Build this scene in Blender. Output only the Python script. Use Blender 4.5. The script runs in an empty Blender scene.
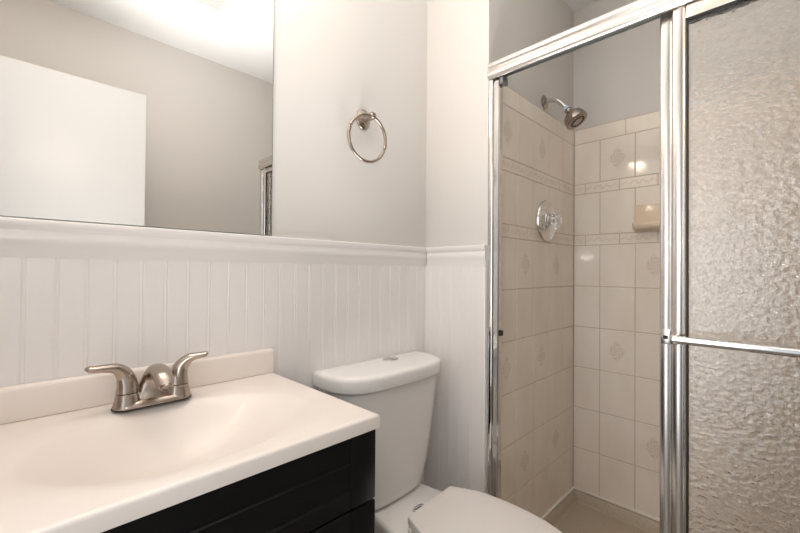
import bpy, bmesh, math, random
from mathutils import Vector, Matrix

S = bpy.context.scene
COL = S.collection
PI = math.pi
random.seed(4)

# ------------------------------------------------------------------ camera
YAW, PITCH, ROLL, FPX = 0.7888, 0.0104, 0.0077, 389.6
F = Vector((math.sin(YAW)*math.cos(PITCH), math.cos(YAW)*math.cos(PITCH), math.sin(PITCH)))
R0 = Vector((math.cos(YAW), -math.sin(YAW), 0)); U0 = R0.cross(F)
cr, sr = math.cos(ROLL), math.sin(ROLL)
R = cr*R0 + sr*U0; U = -sr*R0 + cr*U0
cam = bpy.data.cameras.new('camera'); camo = bpy.data.objects.new('camera', cam); COL.objects.link(camo)
camo.matrix_world = Matrix(((R.x, U.x, -F.x, -1.2548), (R.y, U.y, -F.y, -1.0931), (R.z, U.z, -F.z, 1.1819), (0, 0, 0, 1)))
cam.sensor_width = 36; cam.lens = FPX/800*36; cam.clip_start = 0.01
S.camera = camo

# ------------------------------------------------------------------ light
w = bpy.data.worlds.new('world'); S.world = w; w.use_nodes = True
w.node_tree.nodes['Background'].inputs[0].default_value = (0.9, 0.95, 1, 1)
w.node_tree.nodes['Background'].inputs[1].default_value = 0.6
S.view_settings.view_transform = 'Standard'; S.view_settings.look = 'None'
S.view_settings.gamma = 1; S.view_settings.use_curve_mapping = False
S.view_settings.exposure = 0.66
S.cycles.max_bounces = 16; S.cycles.diffuse_bounces = 8; S.cycles.glossy_bounces = 6; S.cycles.transmission_bounces = 12

def light(name, kind, loc, energy, color, rot=None, size=None, sy=None):
    l = bpy.data.lights.new(name, kind); o = bpy.data.objects.new(name, l); COL.objects.link(o)
    o.location = loc; l.energy = energy; l.color = color
    if rot: o.rotation_euler = rot
    if kind == 'AREA':
        l.shape = 'RECTANGLE'; l.size = size; l.size_y = sy
    elif size: l.shadow_soft_size = size
    return o
WARM = (1, 0.80, 0.64)
for lx in (-1.20, -1.01, -0.82):                      # the three bulbs of the fixture over the mirror
    light('vanity_bulb', 'POINT', (lx, -0.13, 2.16), 1.6, WARM, size=0.04)
light('ceiling_fill', 'AREA', (-0.74, -0.66, 1.0), 8.8, (1, .985, .965), (PI, 0, 0), 1.0, .96).data.spread = math.radians(84)  # unseen fill lamp added mid-room, aimed up to brighten ceiling and walls
fl = light('camera_flash', 'SPOT', (-1.29, -0.98, 1.335), 2.9, (1, .98, .95), size=.026)
fl.rotation_euler = Vector((.74, .67, .05)).to_track_quat('-Z', 'Y').to_euler(); fl.data.spot_size = math.radians(165); fl.data.spot_blend = .8
light('doorway_daylight', 'AREA', (-1.72, -0.71, 1.15), 1.7, (0.95, 0.98, 1), (0, -PI/2, 0), 1.8, 0.46).data.spread = math.radians(115)

# ------------------------------------------------------------------ materials
def mat(name, color=(.8, .8, .8), rough=.5, metal=0.0, spec=.5, coat=0.0, trans=0.0, ior=1.5):
    m = bpy.data.materials.new(name); m.use_nodes = True
    b = m.node_tree.nodes['Principled BSDF']
    b.inputs['Base Color'].default_value = (*color, 1); b.inputs['Roughness'].default_value = rough
    b.inputs['Metallic'].default_value = metal; b.inputs['Specular IOR Level'].default_value = spec
    b.inputs['Coat Weight'].default_value = coat; b.inputs['Transmission Weight'].default_value = trans
    b.inputs['IOR'].default_value = ior
    return m
def N(m, t, **k):
    n = m.node_tree.nodes.new(t)
    for a, v in k.items(): setattr(n, a, v)
    return n
def L(m, a, b): m.node_tree.links.new(a, b)
def bsdf(m): return m.node_tree.nodes['Principled BSDF']
def noise(m, scale, detail=2, rough=.5, coord='Object', stretch=None):
    tc = N(m, 'ShaderNodeTexCoord'); n = N(m, 'ShaderNodeTexNoise')
    n.inputs['Scale'].default_value = scale; n.inputs['Detail'].default_value = detail; n.inputs['Roughness'].default_value = rough
    src = tc.outputs[coord]
    if stretch:
        mp = N(m, 'ShaderNodeMapping'); mp.inputs['Scale'].default_value = stretch; L(m, src, mp.inputs['Vector']); src = mp.outputs['Vector']
    L(m, src, n.inputs['Vector']); return n
def bump(m, src, strength, dist):
    b = N(m, 'ShaderNodeBump'); b.inputs['Strength'].default_value = strength; b.inputs['Distance'].default_value = dist
    L(m, src, b.inputs['Height']); L(m, b.outputs['Normal'], bsdf(m).inputs['Normal']); return b
def vary(m, c1, c2, scale, detail=3, lo=.3, hi=.7, stretch=None):
    n = noise(m, scale, detail, stretch=stretch); r = N(m, 'ShaderNodeValToRGB')
    r.color_ramp.elements[0].position = lo; r.color_ramp.elements[1].position = hi
    r.color_ramp.elements[0].color = (*c1, 1); r.color_ramp.elements[1].color = (*c2, 1)
    L(m, n.outputs['Fac'], r.inputs['Fac']); L(m, r.outputs['Color'], bsdf(m).inputs['Base Color']); return r

PAINT = mat('greige_wall_paint', (.65, .628, .602), .55)
bump(PAINT, noise(PAINT, 260, 3).outputs['Fac'], .06, .001)
CEIL = mat('ceiling_paint', (.80, .80, .79), .8)
bump(CEIL, noise(CEIL, 180, 3).outputs['Fac'], .08, .001)
TRIM = mat('white_trim_paint', (.82, .795, .785), .30)
DOORP = mat('white_door_paint', (.59, .59, .585), .34)
MARBLE = mat('cultured_marble', (.86, .81, .77), .30, coat=.08)
vary(MARBLE, (.80, .735, .69), (.78, .71, .66), 9, 4)
CERAM = mat('white_porcelain', (.84, .825, .81), .07)
SEATP = mat('white_seat_plastic', (.80, .76, .735), .22)
BLACK = mat('black_cabinet_paint', (.004, .004, .0043), .28, spec=.25)
bump(BLACK, noise(BLACK, 40, 4, stretch=(1, 1, 6)).outputs['Fac'], .08, .001)
CHROME = mat('polished_chrome', (.72, .71, .70), .08, 1)
ALU = mat('bright_aluminium', (.69, .65, .615), .24, 1)
DARKALU = mat('dull_aluminium', (.55, .56, .56), .35, 1)
NICKEL = mat('brushed_nickel', (.43, .37, .32), .23, 1)
BRONZE = mat('satin_nickel_dark', (.36, .31, .27), .24, 1)
RUBBER = mat('black_rubber', (.012, .012, .012), .55)
DARK = mat('dark_gap', (.02, .018, .016), .6)
MIRROR = mat('silvered_glass', (.93, .935, .93), .0, 1)
GLASSEDGE = mat('mirror_edge', (.18, .21, .20), .25)
GROUT = mat('grout', (.56, .46, .36), .85)
CAULK = mat('white_caulk', (.86, .82, .75), .5)
CREAM = mat('cream_soap_ceramic', (.76, .63, .48), .14)
ACRYL = mat('clear_acrylic', (.97, .98, .98), .04, trans=1, ior=1.49)
TAPE = mat('pale_blue_tape', (.42, .55, .80), .5)
INK = mat('dark_print', (.06, .055, .05), .5)
PAN = mat('speckled_shower_pan', (.5, .42, .33), .45)
vary(PAN, (.44, .365, .275), (.53, .45, .355), 160, 3, .3, .7)
FLOOR = mat('floor_vinyl', (.36, .31, .26), .4)
vary(FLOOR, (.30, .26, .22), (.42, .37, .31), 12, 4)
BEADP = mat('white_beadboard_paint', (.82, .795, .785), .28)

TILE = mat('beige_wall_tile', (.70, .62, .54), .08)
vary(TILE, (.82, .735, .64), (.89, .82, .74), 7, 5, .3, .72, stretch=(1, 1, .5))
bump(TILE, noise(TILE, 30, 2).outputs['Fac'], .05, .002)
# tile with a pale floral diamond
DECO = mat('floral_diamond_tile', (.70, .62, .54), .08)
def math_(m, op, a, b=None, c=None):
    n = N(m, 'ShaderNodeMath', operation=op)
    for i, v in enumerate((a, b, c)):
        if v is None: continue
        if isinstance(v, (int, float)): n.inputs[i].default_value = v
        else: L(m, v, n.inputs[i])
    return n.outputs[0]
def deco(m, border):
    r = vary(m, (.82, .735, .64), (.89, .82, .74), 7, 5, .3, .72, stretch=(1, 1, .5))
    uv = N(m, 'ShaderNodeUVMap'); sx = N(m, 'ShaderNodeSeparateXYZ'); L(m, uv.outputs['UV'], sx.inputs[0])
    u, v = sx.outputs[0], sx.outputs[1]
    if not border:
        du = math_(m, 'ABSOLUTE', math_(m, 'SUBTRACT', u, .5)); dv = math_(m, 'ABSOLUTE', math_(m, 'SUBTRACT', v, .5))
        d = math_(m, 'ADD', math_(m, 'DIVIDE', du, .30), math_(m, 'DIVIDE', dv, .31))
        # petals: rings of a wave bent round the centre
        ang = math_(m, 'ARCTAN2', math_(m, 'SUBTRACT', v, .5), math_(m, 'SUBTRACT', u, .5))
        pet = math_(m, 'SINE', math_(m, 'ADD', math_(m, 'MULTIPLY', ang, 8), math_(m, 'MULTIPLY', d, 14)))
        inside = N(m, 'ShaderNodeMapRange'); inside.inputs[1].default_value = 1.0; inside.inputs[2].default_value = .8
        L(m, d, inside.inputs[0])
        fac = math_(m, 'MULTIPLY', inside.outputs[0], math_(m, 'MULTIPLY_ADD', pet, .11, .17))
    else:
        bn = N(m, 'ShaderNodeTexNoise'); bn.inputs['Scale'].default_value = 5; L(m, uv.outputs['UV'], bn.inputs['Vector'])
        wv = math_(m, 'MULTIPLY', math_(m, 'SINE', math_(m, 'MULTIPLY_ADD', bn.outputs['Fac'], 9, math_(m, 'MULTIPLY', u, 25))), .17)
        dd = math_(m, 'ABSOLUTE', math_(m, 'SUBTRACT', math_(m, 'SUBTRACT', v, .5), wv))
        ln = N(m, 'ShaderNodeMapRange'); ln.inputs[1].default_value = .16; ln.inputs[2].default_value = .06; L(m, dd, ln.inputs[0])
        tc = N(m, 'ShaderNodeTexNoise'); tc.inputs['Scale'].default_value = 14; L(m, uv.outputs['UV'], tc.inputs['Vector'])
        fac = math_(m, 'MULTIPLY', ln.outputs[0], math_(m, 'MULTIPLY', tc.outputs['Fac'], .38))
    mx = N(m, 'ShaderNodeMix', data_type='RGBA'); L(m, fac, mx.inputs[0]); L(m, r.outputs['Color'], mx.inputs[6])
    mx.inputs[7].default_value = (.40, .25, .15, 1) if not border else (.36, .25, .17, 1)
    L(m, mx.outputs[2], bsdf(m).inputs['Base Color'])
deco(DECO, False)
BORDER = mat('scroll_border_tile', (.70, .62, .54), .15); deco(BORDER, True)

RAIN = mat('rain_glass', (1, .99, .975), .05, trans=1, ior=1.45)
_n = noise(RAIN, 78, 1.5, .5, stretch=(1, .8, 1.15)); _n.inputs['Distortion'].default_value = .3
bump(RAIN, _n.outputs['Fac'], .6, .0056)

# ------------------------------------------------------------------ mesh helpers
def finish(name, bm, m, base=(0, 0, 0), smooth=None, mats=None):
    bmesh.ops.remove_doubles(bm, verts=bm.verts, dist=1e-6)
    bmesh.ops.recalc_face_normals(bm, faces=bm.faces)
    bmesh.ops.translate(bm, verts=bm.verts, vec=-Vector(base))
    me = bpy.data.meshes.new(name); bm.to_mesh(me); bm.free()
    for mm in (mats or [m]): me.materials.append(mm)
    if smooth is not None:
        for p in me.polygons: p.use_smooth = True
        me.set_sharp_from_angle(angle=math.radians(smooth))
    return me
def part(name, bm, m, parent, smooth=35, label=None, mats=None):
    """a part: built in world coordinates, kept in its parent's frame"""
    base = Vector((0, 0, 0)); q = parent
    while q: base += q.location; q = q.parent
    me = finish(name, bm, m, base, smooth, mats)
    o = bpy.data.objects.new(name, me); COL.objects.link(o); o.parent = parent
    if label: o['label'] = label
    return o
def thing(name, label, cat, base, bm=None, m=None, smooth=35, group=None):
    me = finish(name, bm, m, base, smooth) if bm is not None else None
    o = bpy.data.objects.new(name, me); COL.objects.link(o); o.location = base
    o['label'] = label; o['category'] = cat
    if group: o['group'] = group
    return o
def struct(name, bm, m, parent=None, smooth=None, label=None, cat=None, mats=None):
    me = finish(name, bm, m, (0, 0, 0), smooth, mats); o = bpy.data.objects.new(name, me); COL.objects.link(o)
    if parent: o.parent = parent
    else:
        o['kind'] = 'structure'
        if label: o['label'] = label
        if cat: o['category'] = cat
    return o

def B(x0, x1, y0, y1, z0, z1, bev=0.0, seg=2, bm=None):
    bm = bm or bmesh.new()
    vs = [bm.verts.new((x, y, z)) for x in (x0, x1) for y in (y0, y1) for z in (z0, z1)]
    fs = [(0, 1, 3, 2), (4, 6, 7, 5), (0, 4, 5, 1), (2, 3, 7, 6), (0, 2, 6, 4), (1, 5, 7, 3)]
    faces = [bm.faces.new([vs[i] for i in f]) for f in fs]
    if bev > 0:
        es = list({e for f in faces for e in f.edges})
        bmesh.ops.bevel(bm, geom=es, offset=bev, segments=seg, profile=.5, affect='EDGES')
    return bm
def rings(bm, rs, cap0=True, cap1=True, closed=True):
    """skin a list of rings (each a list of points)"""
    vv = [[bm.verts.new(p) for p in r] for r in rs]
    n = len(rs[0])
    for a, b in zip(vv, vv[1:]):
        for i in range(n if closed else n-1):
            j = (i+1) % n
            bm.faces.new((a[i], a[j], b[j], b[i]))
    if cap0: bm.faces.new(list(reversed(vv[0])))
    if cap1: bm.faces.new(vv[-1])
    return bm
def frame(d):
    d = Vector(d).normalized(); up = Vector((0, 0, 1)) if abs(d.z) < .95 else Vector((1, 0, 0))
    a = d.cross(up).normalized(); return a, a.cross(d).normalized(), d
def lathe(center, axis, prof, n=40, bm=None, cap0=True, cap1=True):
    """prof: (radius, distance along axis)"""
    bm = bm or bmesh.new(); a, b, d = frame(axis); c = Vector(center)
    rs = [[c + d*h + (a*math.cos(2*PI*i/n) + b*math.sin(2*PI*i/n))*max(r, 1e-5) for i in range(n)] for r, h in prof]
    return rings(bm, rs, cap0, cap1)
def spline(pts, n):
    pts = [Vector(p) for p in pts]; P = [2*pts[0]-pts[1]] + pts + [2*pts[-1]-pts[-2]]; out = []
    segs = len(pts)-1
    for k in range(n+1):
        t = k/n*segs; i = min(int(t), segs-1); t -= i
        p0, p1, p2, p3 = P[i:i+4]
        out.append(.5*((2*p1) + (p2-p0)*t + (2*p0-5*p1+4*p2-p3)*t*t + (3*p1-p0-3*p2+p3)*t**3))
    return out
def tube(pts, rad, n=16, bm=None, side=None, cap=True, closed=False):
    """swept ellipse; rad: number, or list of (r_side, r_up); side: fixed sideways vector"""
    bm = bm or bmesh.new(); pts = [Vector(p) for p in pts]; m = len(pts); rs = []
    for i, p in enumerate(pts):
        if closed: d = pts[(i+1) % m] - pts[i-1]
        else: d = pts[min(i+1, m-1)] - pts[max(i-1, 0)]
        d.normalize()
        if side is not None:
            a = Vector(side); a = (a - d*a.dot(d)).normalized(); b = a.cross(d)
        else: a, b, _ = frame(d)
        r = rad if isinstance(rad, (int, float)) else rad[i]
        ra, rb = (r, r) if isinstance(r, (int, float)) else r
        rs.append([p + a*ra*math.cos(2*PI*k/n) + b*rb*math.sin(2*PI*k/n) for k in range(n)])
    if closed: rs.append(rs[0])
    return rings(bm, rs, cap and not closed, cap and not closed)
def lerpl(tab, t):
    """piecewise-linear lookup in [(t, v)...]"""
    for (a, x), (b, y) in zip(tab, tab[1:]):
        if t <= b: return x + (y-x)*(t-a)/(b-a)
    return tab[-1][1]
def extrude_y(prof, y0, y1, bm=None):
    return rings(bm or bmesh.new(), [[(x, y0, z) for x, z in prof], [(x, y1, z) for x, z in prof]])
def extrude_x(prof, x0, x1, bm=None):
    return rings(bm or bmesh.new(), [[(x0, y, z) for y, z in prof], [(x1, y, z) for y, z in prof]])

# ------------------------------------------------------------------ measures
H = 2.54; YF = -1.58; XL = -1.54; SX = 0.812; SY = -0.305      # ceiling, opposite wall, left wall, shower depth, valve wall

# ------------------------------------------------------------------ setting
struct('floor', B(XL-1.3, 0.03, YF-.1, .1, -.06, 0), FLOOR)
struct('ceiling', B(XL-.12, SX+.12, YF-.1, .1, H, H+.06), CEIL)
struct('wall_back', B(XL-.12, .0, 0, .1, 0, H), PAINT)
struct('wall_right', B(0, SX+.12, SY, .1, 0, H), PAINT)          # the block between room corner and shower: strip wall and valve wall
struct('wall_shower_far', B(SX, SX+.12, YF-.1, SY, 0, H), PAINT)
struct('wall_front', B(XL-.12, SX, YF-.1, YF, 0, H), PAINT)
bm = B(XL-.12, XL, -.46, 0, 0, H); B(XL-.12, XL, YF, -1.22, 0, H, bm=bm); B(XL-.12, XL, -1.22, -.46, 2.07, H, bm=bm)
struct('wall_left', bm, PAINT)

# beadboard wainscot: two-inch boards with a bead at each joint
def bead_profile(length, start, d=.008):
    pts = [(0, d)]; s = start
    while s < length - .008:
        pts += [(s-.0050, d), (s-.0042, d-.0010), (s-.0030, d-.0010), (s-.0022, d-.0004), (s, d+.0004), (s+.0022, d-.0004), (s+.0030, d-.0010), (s+.0042, d-.0010), (s+.0050, d)]
        s += .0508
    return pts + [(length, d)]
pr = [p for p in bead_profile(-XL, .014)]
ring = lambda z: [(-s, -d, z) for s, d in pr] + [(XL, -.0005, z), (0, -.0005, z)]
struct('trim_1', rings(bmesh.new(), [ring(0), ring(1.2035)]), BEADP, smooth=30)
pr2 = bead_profile(-SY-.022, .030)
ring2 = lambda z: [(-d, -s-.006, z) for s, d in pr2] + [(-.0005, SY+.016, z), (-.0005, -.006, z)]
struct('trim_2', rings(bmesh.new(), [ring2(0), ring2(1.2035)]), BEADP, smooth=30)
# chair rail
rail = [(0, 1.200), (.010, 1.200), (.012, 1.206), (.013, 1.220), (.017, 1.230), (.0195, 1.238), (.0195, 1.247), (.017, 1.253), (.017, 1.257), (.022, 1.263), (.0245, 1.270), (.0245, 1.277), (.022, 1.2798), (0, 1.2798)]
rail = [(d*.76, z) for d, z in rail]
struct('trim_3', extrude_x([(-d, z) for d, z in rail], XL, -.0002), TRIM, smooth=30)
struct('trim_4', extrude_y([(-d, z) for d, z in rail], -.0192, SY+.002), TRIM, smooth=30)
# narrow corner moulding where the wainscot ends at the shower frame
struct('trim_5', B(-.013, -.0002, SY+.001, SY+.0155, 0, 1.1995, .004), TRIM, smooth=30)
# baseboards and door casing in the room
struct('baseboard_back', B(-.69, -.012, -.022, -.0085, 0, .10, .003), TRIM)
struct('baseboard_front', B(XL+.002, -.05, YF+.0005, YF+.014, 0, .10, .003), TRIM)
struct('trim_6', B(XL+.0005, XL+.015, -.458, -.40, 0, 2.12, .003), TRIM)
struct('trim_7', B(XL+.0005, XL+.015, -1.24, -.458, 2.07, 2.13, .003), TRIM)

# ------------------------------------------------------------------ shower tile, laid as single tiles on a grout bed
ZB, RP = .08, .206
rowz = [ZB + k*RP for k in range(6)] + [1.316]          # six full rows up to the lower border
bands = [(ZB+k*RP, ZB+(k+1)*RP, 'row', k) for k in range(5)] + [(1.110, 1.316, 'row', 5), (1.316, 1.368, 'border', 0), (1.368, 1.577, 'row', 6), (1.577, 1.629, 'border', 1), (1.629, 1.836, 'row', 7), (1.836, 1.912, 'cap', 0)]
G = .0014
def tile(bm, uvl, P, n, s0, s1, z0, z1, mi):
    """P maps (along, out, z) to the world; one tile with a soft pillowed edge"""
    t, e = .007, .0022
    def q(o, i): return [P(s0+G+i, o, z0+G+i), P(s1-G-i, o, z0+G+i), P(s1-G-i, o, z1-G-i), P(s0+G+i, o, z1-G-i)]
    rr = [[bm.verts.new(p) for p in q(o, i)] for o, i in ((.002, 0), (t-.0018, 0), (t-.0004, e*.5), (t, e*1.3))]
    fs = []
    for a, b in zip(rr, rr[1:]):
        for i in range(4): fs.append(bm.faces.new((a[i], a[(i+1) % 4], b[(i+1) % 4], b[i])))
    top = bm.faces.new(rr[-1]); fs.append(top)
    for f in fs:
        f.material_index = mi
        for l in f.loops: l[uvl].uv = (.5, .02)
    for l, c in zip(top.loops, ((0, 0), (1, 0), (1, 1), (0, 1))): l[uvl].uv = c if n > 0 else (1-c[0], c[1])
def tiled(name, P, s0, s1, first, bfirst, cfirst, deco_cells):
    bm = bmesh.new(); uvl = bm.loops.layers.uv.new('UVMap')
    # grout bed
    pts = [[P(s, o, z) for s, z in ((s0, ZB-.004), (s1, ZB-.004), (s1, 1.913), (s0, 1.913))] for o in (.0004, .0048)]
    n0 = len(bm.faces); rings(bm, pts)
    bm.faces.ensure_lookup_table()
    for f in bm.faces: f.material_index = 3
    for z0, z1, kind, k in bands:
        step, f0 = {'row': (.154, first), 'border': (.157, bfirst), 'cap': (.206, cfirst)}[kind]
        cuts = [s0]; s = s0 + f0
        while s < s1 - .004: cuts.append(s); s += step
        cuts.append(s1)
        for c in range(len(cuts)-1):
            mi = 0
            if kind == 'border': mi = 2
            elif kind == 'row' and (k, c) in deco_cells: mi = 1
            tile(bm, uvl, P, 1, cuts[c], cuts[c+1], z0, z1, mi)
    return struct(name, bm, None, smooth=None, mats=[TILE, DECO, BORDER, GROUT])
# valve wall: runs from its front edge (x=0.045) to the far corner; columns end on the far corner
o = tiled('wall_tile_valve', lambda s, o, z: (s, SY-o, z), .052, SX-.0, .001, .065, .14, set())
bpy.data.objects.remove(o, do_unlink=True)
x0 = .052
decoL = {(7, 2), (5, 3), (3, 2), (1, 3), (7, 0), (5, 1), (3, 0), (1, 1)}
tiled('wall_tile_valve', lambda s, o, z: (s, SY-o, z), x0, SX-.0075, .154, .10, .15, {(r, c+0) for r, c in decoL})
tiled('wall_tile_far', lambda s, o, z: (SX-o, -s, z), -SY+.0075, -YF-.0075, .1245, .055, .238, {(7, 1), (5, 2), (3, 1), (1, 2), (7, 5), (5, 6), (3, 5), (1, 6), (5, 4), (1, 4), (7, 3), (3, 3)})
tiled('wall_tile_front', lambda s, o, z: (s, YF+o, z), .06, SX-.0075, .14, .10, .15, {(7, 2), (5, 3), (3, 2), (1, 3)})
# white caulk line along the foot of the tile
bm = B(.06, SX-.007, SY-.0165, SY-.007, ZB-.005, ZB+.005, .002); B(SX-.0165, SX-.007, YF+.007, SY-.007, ZB-.005, ZB+.005, .002, bm=bm)
struct('trim_8', bm, CAULK)

# shower pan: sloped floor inside a raised rim, and the curb that carries the door frame
bm = bmesh.new()
def rect(i, z): return [(.07+i, YF+.008+i, z), (SX-.008-i, YF+.008+i, z), (SX-.008-i, SY-.008-i, z), (.07+i, SY-.008-i, z)]
rings(bm, [rect(0, 0), rect(0, ZB-.006), rect(.012, ZB-.008), rect(.020, ZB-.016), rect(.028, ZB-.042), rect(.040, ZB-.050), rect(.30, ZB-.058)])
pan = thing('shower_pan', 'tan speckled shower pan on the floor inside the tiled shower', 'shower pan', (SX/2, -.94, 0), bm, PAN, 30)
bm = lathe((.44, -.94, ZB-.058), (0, 0, 1), [(.045, 0), (.045, .003), (.04, .004), (.0, .004)], 28)
part('drain', bm, CHROME, pan)
struct('trim_9', B(-.02, .0695, YF+.001, SY-.001, 0, .10, .006), CAULK)     # curb

# ------------------------------------------------------------------ shower door frame
sd = thing('shower_enclosure', 'polished aluminium shower door frame with header and jambs, set in the shower opening', 'shower door frame', (.03, -.94, .10))
hp = [(.049, 1.955), (.004, 1.960), (-.003, 1.957), (-.007, 1.951), (-.0085, 1.944), (-.0075, 1.937), (-.003, 1.932), (-.003, 1.929), (-.009, 1.924), (-.0115, 1.916), (-.0110, 1.904), (-.007, 1.896), (.0, 1.893), (.003, 1.895), (.003, 1.930), (.049, 1.930)]
part('header', extrude_y(hp, YF+.001, SY-.001), ALU, sd, 50)
tr = [(.0032, 1.9298), (.0032, 1.904), (.0052, 1.902), (.0052, 1.924), (.0248, 1.924), (.0248, 1.908), (.0268, 1.908), (.0268, 1.924), (.0463, 1.924), (.0463, 1.908), (.0485, 1.908), (.0485, 1.9298)]
part('header_track', extrude_y(tr, YF+.002, SY-.002), DARKALU, sd, 30, 'dull grey track under the header')
def jamb(y, s):
    p = [(.003, 0), (.003, .010), (.005, .014), (.012, .016), (.012, .034), (.016, .038), (.036, .038), (.036, .030), (.047, .030), (.047, 0)]
    return rings(bmesh.new(), [[(x, y+s*d, z) for x, d in p] for z in (.115, 1.894)])
jl = part('jamb', jamb(SY-.0005, -1), CHROME, sd, 30)
part('corner_bracket', B(.006, .044, SY-.056, SY-.0395, 1.870, 1.9, .003), mat('grey_bracket', (.16, .175, .18), .4, .6), sd, 30, 'grey bracket between jamb and header')
part('bumper', B(.013, .036, SY-.047, SY-.0385, .945, .965, .003), RUBBER, jl, 30)
part('jamb', jamb(YF+.0005, 1), CHROME, sd, 30)
part('sill_track', B(.0, .066, YF+.002, SY-.002, .1002, .118, .003), ALU, sd, 30)

def panel(name, label, xa, xb, ya, yb, bar):
    t = thing(name, label, 'shower door', ((xa+xb)/2, (ya+yb)/2, .122), group=None)
    sw = .031; z0, z1 = .122, 1.914
    def stile(y, s):      # rounded outer faces, open glazing channel
        p = [(xa+.003, 0), (xa, .004), (xa, sw*.70), (xa+.0012, sw*.76), (xa+.0012, sw*.82), (xa, sw*.88), (xa, sw-.003), (xa+.003, sw), (xb-.003, sw), (xb, sw-.003), (xb, .004), (xb-.003, 0)]
        return rings(bmesh.new(), [[(x, y-s*d, z) for x, d in p] for z in (z0, z1)])
    part('stile', stile(ya, 1), ALU, t, 40)
    part('stile', stile(yb, -1), ALU, t, 40)
    part('top_rail', B(xa+.001, xb-.001, yb+sw, ya-sw, z1-.056, z1, .002), ALU, t, 30)
    part('bottom_rail', B(xa+.001, xb-.001, yb+sw, ya-sw, z0, z0+.036, .002), ALU, t, 30)
    xm = (xa+xb)/2
    ga = B(xm-.006, xm+.006, ya-sw-.0045, ya-sw+.0005, z0+.034, z1-.054); B(xm-.006, xm+.006, yb+sw-.0005, yb+sw+.0045, z0+.034, z1-.034, bm=ga)
    B(xm-.006, xm+.006, yb+sw, ya-sw, z1-.0605, z1-.0555, bm=ga); B(xm-.006, xm+.006, yb+sw, ya-sw, z0+.0355, z0+.0405, bm=ga)
    part('gasket', ga, RUBBER, t, 30, 'black rubber glazing gasket')
    part('glass_pane', B(xm-.0025, xm+.0025, yb+sw-.002, ya-sw+.002, z0+.035, z1-.055), RAIN, t, None, 'clear glass with a rippled rain texture')
    return t
outer = panel('shower_door', 'sliding rain glass shower door with the long towel bar, nearest the room', .006, .0243, -.873, -1.540, True)
inner = panel('shower_door', 'sliding shower door mostly hidden behind the towel bar door, only its edge stile showing', .0273, .0458, -.841, -1.505, False)
# towel bar on the outer door
tb = part('towel_bar', tube([(-.045, -.884, 1.010), (-.045, -1.528, 1.010)], .0102, 20), CHROME, outer, 40)
part('bar_bracket', B(-.053, .0055, -.897, -.879, .998, 1.021, .003), ALU, tb, 30)
part('bar_bracket', B(-.053, .0055, -1.534, -1.516, .998, 1.021, .003), ALU, tb, 30)
fp = part('finger_pull', B(.0246, .0270, -.866, -.845, .985, 1.025, .001), ALU, inner, 30)
part('slot', B(.0238, .0245, -.861, -.850, .999, 1.009, .0003), RUBBER, fp, None, 'dark slot')

# ------------------------------------------------------------------ mirror
bm = B(XL+.02, -.7035, -.006, -.0008, 1.2825, 2.12, .0006, 1)
mir = thing('wall_mirror', 'large frameless wall mirror resting on the chair rail above the vanity', 'mirror', (-1.12, -.003, 1.2825))
part('mirror_glass', B(XL+.02, -.7045, -.0062, -.0010, 1.2835, 2.12), MIRROR, mir, None)
part('mirror_edge', B(-.7044, -.7028, -.0064, -.0008, 1.2825, 2.12), GLASSEDGE, mir, None, 'dark greenish cut edge')
part('mirror_edge', B(XL+.02, -.7045, -.0064, -.0008, 1.2820, 1.2834), GLASSEDGE, mir, None, 'dark greenish cut edge')

# ------------------------------------------------------------------ vanity
VX0, VX1, VF, CT = -1.325, -.701, -.475, .880
van = thing('vanity_cabinet', 'black bathroom vanity cabinet with grooved drawer front under the cream sink top', 'vanity', ((VX0+VX1)/2, -.24, 0))
bm = B(VX0, VX0+.016, VF+.018, -.024, .09, .8505, .001); B(VX1-.016, VX1, VF+.018, -.024, .09, .8505, .001, bm=bm)   # open-topped carcass
B(VX0+.0165, VX1-.0165, -.036, -.024, .09, .8505, bm=bm); B(VX0+.0165, VX1-.0165, VF+.018, -.0365, .09, .106, bm=bm); B(VX0+.0165, VX1-.0165, VF+.018, VF+.034, .107, .8505, bm=bm)
part('carcass', bm, BLACK, van, 30)
part('toe_kick', B(VX0+.01, VX1-.01, VF+.08, VF+.10, 0, .0895), BLACK, van, 30)
def front(x0, x1, z0, z1, grooves, sl, srr):
    """front slab: flat stiles, plank field between them with vee grooves"""
    bm = bmesh.new(); yb = VF+.0175; yf = VF
    B(x0, x0+sl, yf, yb, z0, z1, .0022, 2, bm); B(x1-srr, x1, yf, yb, z0, z1, .0022, 2, bm)
    prof = [(yb, z0), (yf+.0022, z0), (yf+.001, z0+.002)]
    for g in grooves: prof += [(yf+.001, g-.0048), (yf+.0052, g-.0004), (yf+.0052, g+.0008), (yf+.001, g+.0018)]
    prof += [(yf+.001, z1-.002), (yf+.0022, z1), (yb, z1)]
    extrude_x(prof, x0+sl+.0006, x1-srr-.0006, bm)
    return bm
part('drawer_front', front(VX0+.002, VX1, .7025, .850, [.741, .7985], .065, .065), BLACK, van, 30)
xm = (VX0+VX1)/2
gz = [.145+.0575*k for k in range(10)]
for a, b in ((VX0+.002, xm-.0015), (xm+.0015, VX1)):
    d = part('door', front(a, b, .10, .6985, [g for g in gz if g < .69], .065, .065), BLACK, van, 30)
    hx = b-.035 if b < xm else a+.035
    part('knob', lathe((hx, VF, .62), (0, -1, 0), [(.006, 0), (.005, .008), (.008, .014), (.014, .018), (.014, .024), (.008, .028), (0, .029)], 24), NICKEL, d)

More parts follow.
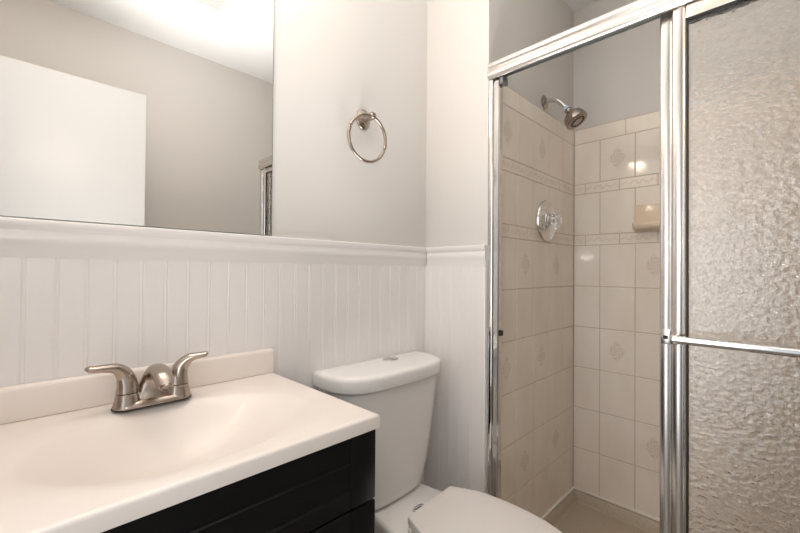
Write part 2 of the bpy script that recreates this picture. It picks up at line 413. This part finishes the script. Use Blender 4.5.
# cultured-marble top with moulded oval bowl
CX0, CX1, CY0, CY1 = -1.335, -.6985, -.4845, -.0095
BX, BY, BA, BB_ = -1.002, -.262, .248, .176
def bowl_z(x, y):
    r = math.hypot((x-BX)/BA, (y-BY)/BB_)
    if r >= 1.22: return 0
    if r > 1: return -.0055*((1.22-r)/.22)**2
    return -.0055 - .104*(1-r**2.2)**1.3
bm = bmesh.new(); nx, ny = 132, 100; E = .007
def edge(t, a, b):     # rounded outer edge: returns drop
    d = min(t-a, b-t)
    return 0 if d >= E else -(E - math.sqrt(max(E*E-(E-d)**2, 0)))
xs = [CX0 + .0, CX0+.001, CX0+.0025, CX0+.0045] + [CX0+E + (CX1-CX0-2*E)*i/nx for i in range(nx+1)] + [CX1-.0045, CX1-.0025, CX1-.001, CX1]
ys = [CY0 + .0, CY0+.001, CY0+.0025, CY0+.0045] + [CY0+E + (CY1-CY0-E)*i/ny for i in range(ny+1)]
vv = [[bm.verts.new((x, y, CT + bowl_z(x, y) + min(edge(x, CX0, CX1), edge(y, CY0, 9)))) for y in ys] for x in xs]
for i in range(len(xs)-1):
    for j in range(len(ys)-1): bm.faces.new((vv[i][j], vv[i+1][j], vv[i+1][j+1], vv[i][j+1]))
edge_loop = [vv[i][0] for i in range(len(xs))] + [vv[-1][j] for j in range(1, len(ys))] + [vv[i][-1] for i in range(len(xs)-2, -1, -1)] + [vv[0][j] for j in range(len(ys)-2, 0, -1)]
low = [bm.verts.new((v.co.x, v.co.y, CT-.0285)) for v in edge_loop]
for i in range(len(low)): bm.faces.new((edge_loop[i], low[i], low[(i+1) % len(low)], edge_loop[(i+1) % len(low)]))
top = thing('bathroom_sink', 'cream cultured marble sink top with oval basin on the black vanity', 'sink', ((CX0+CX1)/2, -.24, CT-.0285), bm, MARBLE, 50)
bs = [(-.0095, CT+.001), (-.024, CT+.001), (-.0245, CT+.006), (-.023, CT+.060), (-.021, CT+.066), (-.0165, CT+.069), (-.013, CT+.0695), (-.0095, CT+.0695)]
part('backsplash', extrude_x(bs, CX0, CX1-.003), MARBLE, top, 40)
part('drain', lathe((BX, BY, CT-.1105), (0, 0, 1), [(.026, 0), (.026, .003), (.021, .005), (.018, .004), (.016, .010), (0, .012)], 28), CHROME, top)

# ------------------------------------------------------------------ faucet (brushed nickel, 4-inch centreset)
fx, fy, fz = -1.019, -.078, CT+.0003
fa = thing('faucet', 'brushed nickel two-handle faucet on the back of the sink top', 'faucet', (fx, fy, fz))
def stad(hx, r, z, n=20, yo=0):     # stadium outline: half length hx between end centres, radius r
    out = []
    for s in (1, -1):
        for k in range(n+1):
            a = -PI/2 + PI*k/n
            out.append((fx + s*(hx + r*math.cos(a)), fy + yo + s*r*math.sin(a), z))
    return out
part('gasket', rings(bmesh.new(), [stad(.0495, .0285, fz), stad(.0495, .0285, fz+.0025)]), RUBBER, fa, 30, 'dark gasket line')
part('base_plate', rings(bmesh.new(), [stad(.0495, .0275, fz+.0026), stad(.0495, .0275, fz+.006), stad(.050, .0235, fz+.012), stad(.049, .020, fz+.0145)]), NICKEL, fa, 40)
for s in (-1, 1):
    hx = fx + s*.0495
    hub = part('handle_hub', lathe((hx, fy, fz+.010), (0, 0, 1), [(.0265, -.005), (.0258, 0), (.0235, .010), (.0213, .021), (.0213, .0225)], 36), NICKEL, fa)
    part('joint_ring', lathe((hx, fy, fz+.0325), (0, 0, 1), [(.0200, 0), (.0200, .0022)], 36), DARK, hub, 30, 'dark joint line')  # dark ring at the seam between hub and lever
    e = 1 if s < 0 else .84
    # bell that narrows upward and sweeps out into the lever
    path = spline([(hx, fy, fz+.0345), (hx+s*.0005, fy, fz+.052), (hx+s*.006, fy, fz+.072), (hx+s*.020, fy-.003, fz+.0875), (hx+s*.040*e, fy-.007, fz+.0925), (hx+s*.060*e, fy-.010, fz+.0945), (hx+s*.074*e, fy-.012, fz+.098)], 36)
    rt = [(0, (.0212, .0212)), (.15, (.0190, .0195)), (.32, (.0150, .0165)), (.5, (.0125, .0115)), (.66, (.0118, .0085)), (.82, (.0115, .0072)), (.94, (.0100, .0060)), (1, (.0040, .0025))]
    rad = []
    for k in range(37):
        t = k/36
        rad.append((lerpl([(a, b[0]) for a, b in rt], t), lerpl([(a, b[1]) for a, b in rt], t)))
    part('lever', tube(path, rad, 24, side=(0, 1, 0)), NICKEL, fa, 60)
# spout: broad triangular body rising into an arch that bends forward and down
path = spline([(fx, fy+.006, fz+.010), (fx, fy+.008, fz+.034), (fx, fy+.004, fz+.058), (fx, fy-.016, fz+.076), (fx, fy-.046, fz+.080), (fx, fy-.078, fz+.071), (fx, fy-.096, fz+.056)], 40)
wt = [(0, .0440), (.12, .0350), (.28, .0245), (.42, .0190), (.6, .0190), (.8, .0195), (.92, .0180), (1, .0150)]
dt = [(0, .0200), (.15, .0180), (.33, .0155), (.5, .0130), (.7, .0120), (.9, .0115), (1, .0105)]
sp = part('spout', tube(path, [(lerpl(wt, k/40), lerpl(dt, k/40)) for k in range(41)], 28, side=(1, 0, 0)), NICKEL, fa, 60)
d = (path[-1]-path[-2]).normalized()
part('aerator', lathe(path[-1]-d*.002, d, [(.0105, 0), (.0105, .006), (.008, .007), (.008, .005), (0, .005)], 24), BRONZE, sp)
part('lift_rod', lathe((fx, fy+.024, fz+.012), (0, 0, 1), [(.0022, 0), (.0022, .050), (.0045, .052), (.0045, .060), (.003, .063), (0, .064)], 16), NICKEL, fa)

# ------------------------------------------------------------------ toilet
tx = -.300
to = thing('toilet', 'white two-piece toilet with closed lid between vanity and shower', 'toilet', (tx, -.36, 0))
def dshape(cx, hw, yb, yf, z, n=28, p=3.3, ins=0):
    """tank outline: flat back, softly bowed front with rounded corners"""
    out = []; hw -= ins; yb -= ins; yf += ins
    ym = yb + (yf-yb)*.22
    out += [(cx-hw*.985, yb, z), (cx, yb, z), (cx+hw*.985, yb, z)]
    for k in range(n+1):
        a = PI*k/n; c, s = math.cos(a), math.sin(a)
        out.append((cx + hw*math.copysign(abs(c)**(2/p), c), ym + (yf-ym)*abs(s)**(2/p), z))
    return out
TCX = -.318
def tank_sec(z, hw, yf, yb=-.018): return dshape(TCX, hw, yb, yf, z)
tk = part('tank', rings(bmesh.new(), [tank_sec(.409, .144, -.153), tank_sec(.414, .156, -.165), tank_sec(.428, .166, -.173), tank_sec(.50, .185, -.182), tank_sec(.60, .203, -.189), tank_sec(.72, .221, -.196), tank_sec(.806, .231, -.200)]), CERAM, to, 50)
ld = lambda z, i: dshape(TCX, .2455, -.012, -.213, z, ins=i)
lid = part('tank_lid', rings(bmesh.new(), [ld(.8065, .012), ld(.8085, .004), ld(.811, .001), ld(.816, 0), ld(.843, 0), ld(.850, .0015), ld(.855, .005), ld(.858, .011), ld(.8595, .03)]), CERAM, to, 50)
bx, by = -.275, -.076
def halfdisc(s, r, z0, z1):
    pts = []
    for k in range(17):
        a = -PI/2 + PI*k/16
        pts.append((bx + s*(.001 + r*1.15*math.cos(a)), by + r*math.sin(a)))
    return rings(bmesh.new(), [[(x, y, z) for x, y in pts] for z in (z0, z1)])
bt = part('flush_button', lathe((bx, by, .8593), (0, 0, 1), [(.029, 0), (.029, .0025), (.027, .004), (.0245, .0042), (.0245, .003), (0, .003)], 36), CHROME, to, 30, 'chrome dual flush button')
part('button_half', halfdisc(1, .022, .8625, .8645), CHROME, bt, 30)
part('button_half', halfdisc(-1, .022, .8625, .8645), ALU, bt, 30)
# bowl: rear deck, rim, and pedestal in one porcelain body
def bowl_sec(z, hr, hf, yb, yf, n=40):
    """rounded oblong: half width hr at the back, hf at the widest, from yb to yf"""
    out = []
    yc = yf + hf*1.25
    for k in range(n//2+1):           # front half-ellipse
        a = PI*k/(n//2); out.append((tx + hf*math.cos(a), yc - (yc-yf)*math.sin(a), z))
    m = 8
    for k in range(1, m+1):
        t = k/m; s = t*t*(3-2*t)
        out.append((tx - (hf + (hr-hf)*s), yc + (yb-yc)*t, z))
    for k in range(0, m):
        t = 1-k/m; s = t*t*(3-2*t)
        out.append((tx + (hf + (hr-hf)*s), yc + (yb-yc)*t, z))
    return out
part('bowl', rings(bmesh.new(), [bowl_sec(.0, .105, .105, -.10, -.62), bowl_sec(.03, .10, .098, -.10, -.60), bowl_sec(.16, .095, .092, -.08, -.58), bowl_sec(.27, .10, .125, -.05, -.64), bowl_sec(.345, .112, .165, -.03, -.72), bowl_sec(.382, .118, .176, -.025, -.742), bowl_sec(.396, .118, .177, -.025, -.745), bowl_sec(.4035, .115, .173, -.028, -.740), bowl_sec(.4065, .108, .166, -.034, -.734)]), CERAM, to, 50)
out_h = [(-.287, .111), (-.290, .1135), (-.320, .127), (-.341, .136), (-.369, .1465), (-.407, .154), (-.45, .157), (-.50, .157), (-.545, .154), (-.595, .146), (-.64, .132), (-.68, .112), (-.71, .087), (-.73, .055), (-.738, .025), (-.740, 0)]
LX = -.292
def lid_ring(z, ins, dy=0.0):
    r = []; yc = -.50
    for y, h in out_h: r.append((LX + max(h-ins, 0), yc + (y-yc)*(1-ins/.23)+dy, z))
    for y, h in reversed(out_h[:-1]): r.append((LX - max(h-ins, 0), yc + (y-yc)*(1-ins/.23)+dy, z))
    q = math.radians(3.5); c, s_ = math.cos(q), math.sin(q)
    return [(LX + (x-LX)*c - (y+.40)*s_, -.40 + (x-LX)*s_ + (y+.40)*c, z) for x, y, z in r]
part('seat', rings(bmesh.new(), [lid_ring(.4085, .006), lid_ring(.410, .002), lid_ring(.4275, .002), lid_ring(.4305, .005)]), SEATP, to, 40)
part('seat_lid', rings(bmesh.new(), [lid_ring(.4325, .004), lid_ring(.4335, 0), lid_ring(.4500, 0), lid_ring(.4535, .002), lid_ring(.4550, .006), lid_ring(.4562, .03), lid_ring(.4568, .08)]), SEATP, to, 35)
for s in (-1, 1):
    part('hinge', lathe((LX+s*.066, -.306-s*-.004, .4185), (s, 0, 0), [(.0095, 0), (.0095, .058), (.007, .061)], 20), SEATP, to, 40)
# printed oval mark with a scribbled name on the deck
lg = (-.299, -.237, .4068); bm = bmesh.new(); a0 = .09
def oval(ra, rb, z): return [(lg[0]+ra*math.cos(2*PI*k/32)*math.cos(a0)-rb*math.sin(2*PI*k/32)*math.sin(a0), lg[1]+ra*math.cos(2*PI*k/32)*math.sin(a0)+rb*math.sin(2*PI*k/32)*math.cos(a0), z) for k in range(32)]
for ra, rb in ((.026, .0115), (.022, .0085)):
    tube(oval(ra, rb, .4070), .00055, 6, bm, closed=True)
tube([(lg[0]+(k/24-.5)*.031, lg[1]+.0038*math.sin(k*1.9)*(1 if k % 5 else .4), .4070) for k in range(25)], .0009, 6, bm)
part('maker_mark', bm, INK, to, None, 'dark printed oval mark')

# ------------------------------------------------------------------ towel ring
tr_ = thing('towel_ring', 'brushed nickel towel ring on the wall between mirror and corner', 'towel ring', (-.352, 0, 1.728))
bm = lathe((-.352, -.0004, 1.728), (0, -1, 0), [(.034, 0), (.034, .004), (.031, .008), (.022, .011), (.014, .015)], 40)
for v in bm.verts: v.co.z = 1.728 + (v.co.z-1.728)*1.08; v.co.x = -.352 + (v.co.x+.352)*.92
part('mounting_plate', bm, BRONZE, tr_)
part('post', lathe((-.352, -.012, 1.728), (0, -1, 0), [(.013, 0), (.010, .012), (.010, .026), (.0135, .030), (.0135, .046), (.010, .051), (0, .053)], 28), BRONZE, tr_)
rc = Vector((-.369, -.055, 1.646)); rr = .080
bm = tube([rc + Vector((rr*math.cos(2*PI*k/64)*.995, -.005*math.cos(2*PI*k/64)+.006*(1-math.sin(2*PI*k/64)), rr*math.sin(2*PI*k/64))) for k in range(64)], .0058, 14, closed=True)
part('ring', bm, NICKEL, tr_)

# ------------------------------------------------------------------ shower fittings
hx = .468
sh = thing('overhead_shower', 'nickel shower head on a bent arm above the tile of the shower wall', 'shower head', (hx, SY, 1.958))
part('flange', lathe((hx, SY-.0004, 1.958), (0, -1, 0), [(.031, 0), (.031, .003), (.026, .007), (.014, .012), (.010, .014)], 36), NICKEL, sh)
path = spline([(hx, SY-.004, 1.958), (hx, SY-.035, 1.957), (hx, SY-.062, 1.946), (hx, SY-.090, 1.916), (hx, SY-.108, 1.893)], 30)
arm = part('arm', tube(path, .0104, 18), CHROME, sh)
d = (path[-1]-path[-2]).normalized()
part('thread_tape', lathe(path[-1]-d*.018, d, [(.0120, 0), (.0120, .013)], 24), TAPE, arm, 30, 'pale blue tape at the joint')
dh = Vector((0, -.55, -.83)).normalized(); p0 = path[-1]-d*.004
hd = part('head', lathe(p0, dh, [(.012, 0), (.0155, .004), (.0165, .012), (.014, .018), (.017, .024), (.030, .032), (.041, .042), (.046, .056), (.0475, .070), (.047, .076), (.043, .079), (.036, .0785)], 44), BRONZE, sh)
part('spray_face', lathe(p0+dh*.0775, dh, [(.0365, 0), (.0365, .002), (.031, .0022), (.030, -.001), (.020, -.001), (.019, .003), (0, .004)], 40), BRONZE, hd)
bm = bmesh.new(); a, b, _ = frame(dh)
for k in range(16):
    t = 2*PI*k/16; c = p0 + dh*.0785 + (a*math.cos(t)+b*math.sin(t))*.0275
    lathe(c, dh, [(.0042, -.002), (.0040, .0015), (.003, .0025)], 10, bm)
part('nozzle_ring', bm, RUBBER, hd, 30, 'black rubber nozzles')

vx, vz = .472, 1.412; yv = SY-.0075
va = thing('shower_valve', 'round chrome shower valve plate with clear knob on the tiled wall', 'shower valve', (vx, yv, vz))
part('escutcheon', lathe((vx, yv, vz), (0, -1, 0), [(.094, 0), (.094, .006), (.091, .011), (.084, .0125), (.055, .015), (.046, .017), (.044, .021), (.038, .023)], 56), CHROME, va)
part('stem', lathe((vx, yv-.022, vz), (0, -1, 0), [(.034, 0), (.032, .004), (.020, .006), (.018, .008)], 32), CHROME, va)
bm = bmesh.new(); kb = []
for r, h in ((.017, .014), (.026, .016), (.0335, .022), (.035, .030), (.032, .040), (.024, .045)):
    kb.append([(vx + r*(1+.10*math.cos(8*2*PI*k/48))*math.cos(2*PI*k/48), yv-.018-h, vz + r*(1+.10*math.cos(8*2*PI*k/48))*math.sin(2*PI*k/48)) for k in range(48)])
rings(bm, kb)
kn = part('knob', bm, ACRYL, va, 30, 'clear faceted acrylic knob')
part('cap', lathe((vx, yv-.0635, vz), (0, -1, 0), [(.015, 0), (.015, .002), (.011, .004), (0, .0045)], 28), CHROME, kn)

# soap dish let into the far wall
sy0, sy1 = -.590, -.744
xf = SX-.0072
bm = B(xf-.012, xf, sy1, sy0, 1.372, 1.492, .006, 3)
sdh = thing('soap_dish', 'cream ceramic soap dish on the far tiled shower wall', 'soap dish', (xf, -.667, 1.372), bm, CREAM, 50)
def lip(y, i):
    p = [(-.012+.004, 1.378), (-.052+i, 1.376), (-.066+i, 1.384), (-.070+i, 1.398), (-.066+i, 1.406), (-.060+i, 1.402), (-.054+i, 1.394), (-.012+.004, 1.392)]
    return [(xf+a, y, z) for a, z in p]
part('tray', rings(bmesh.new(), [lip(sy0-.004, .008), lip(sy0-.012, 0), lip(sy1+.012, 0), lip(sy1+.004, .008)]), CREAM, sdh, 50)

# ------------------------------------------------------------------ seen in the mirror: open door and ceiling fan grille
DY = -1.185
dr = B(XL+.012, -.778, DY-.035, DY, .012, 2.045, .0025)
d1 = struct('door_1', dr, DOORP, smooth=30, label='open white flush door seen in the mirror', cat='door')
part('door_handle', lathe((-.845, DY, .96), (0, 1, 0), [(.032, 0), (.032, .006), (.012, .010), (.012, .035), (.026, .045), (.028, .058), (.018, .068), (0, .07)], 30), NICKEL, d1)
gx1, gy0 = -.468, -1.052; gs = .27
fg = thing('ceiling_fan_grille', 'square white exhaust fan grille on the ceiling, seen at the top of the mirror', 'fan grille', (gx1-gs/2, gy0+gs/2, H))
bm = bmesh.new()
def sq(i, z): return [(gx1-gs+i, gy0+i, z), (gx1-i, gy0+i, z), (gx1-i, gy0+gs-i, z), (gx1-gs+i, gy0+gs-i, z)]
rings(bm, [sq(0, H-.0005), sq(0, H-.006), sq(.006, H-.012), sq(.024, H-.016), sq(.030, H-.010)])
part('frame', bm, DOORP, fg, 30)
bm = bmesh.new()
for k in range(16):
    y = gy0+.034+k*.0128
    B(gx1-gs+.032, gx1-.032, y, y+.009, H-.0135, H-.011, bm=bm)
part('louver', bm, mat('grille_plastic', (.56, .54, .52), .5), fg, 30)
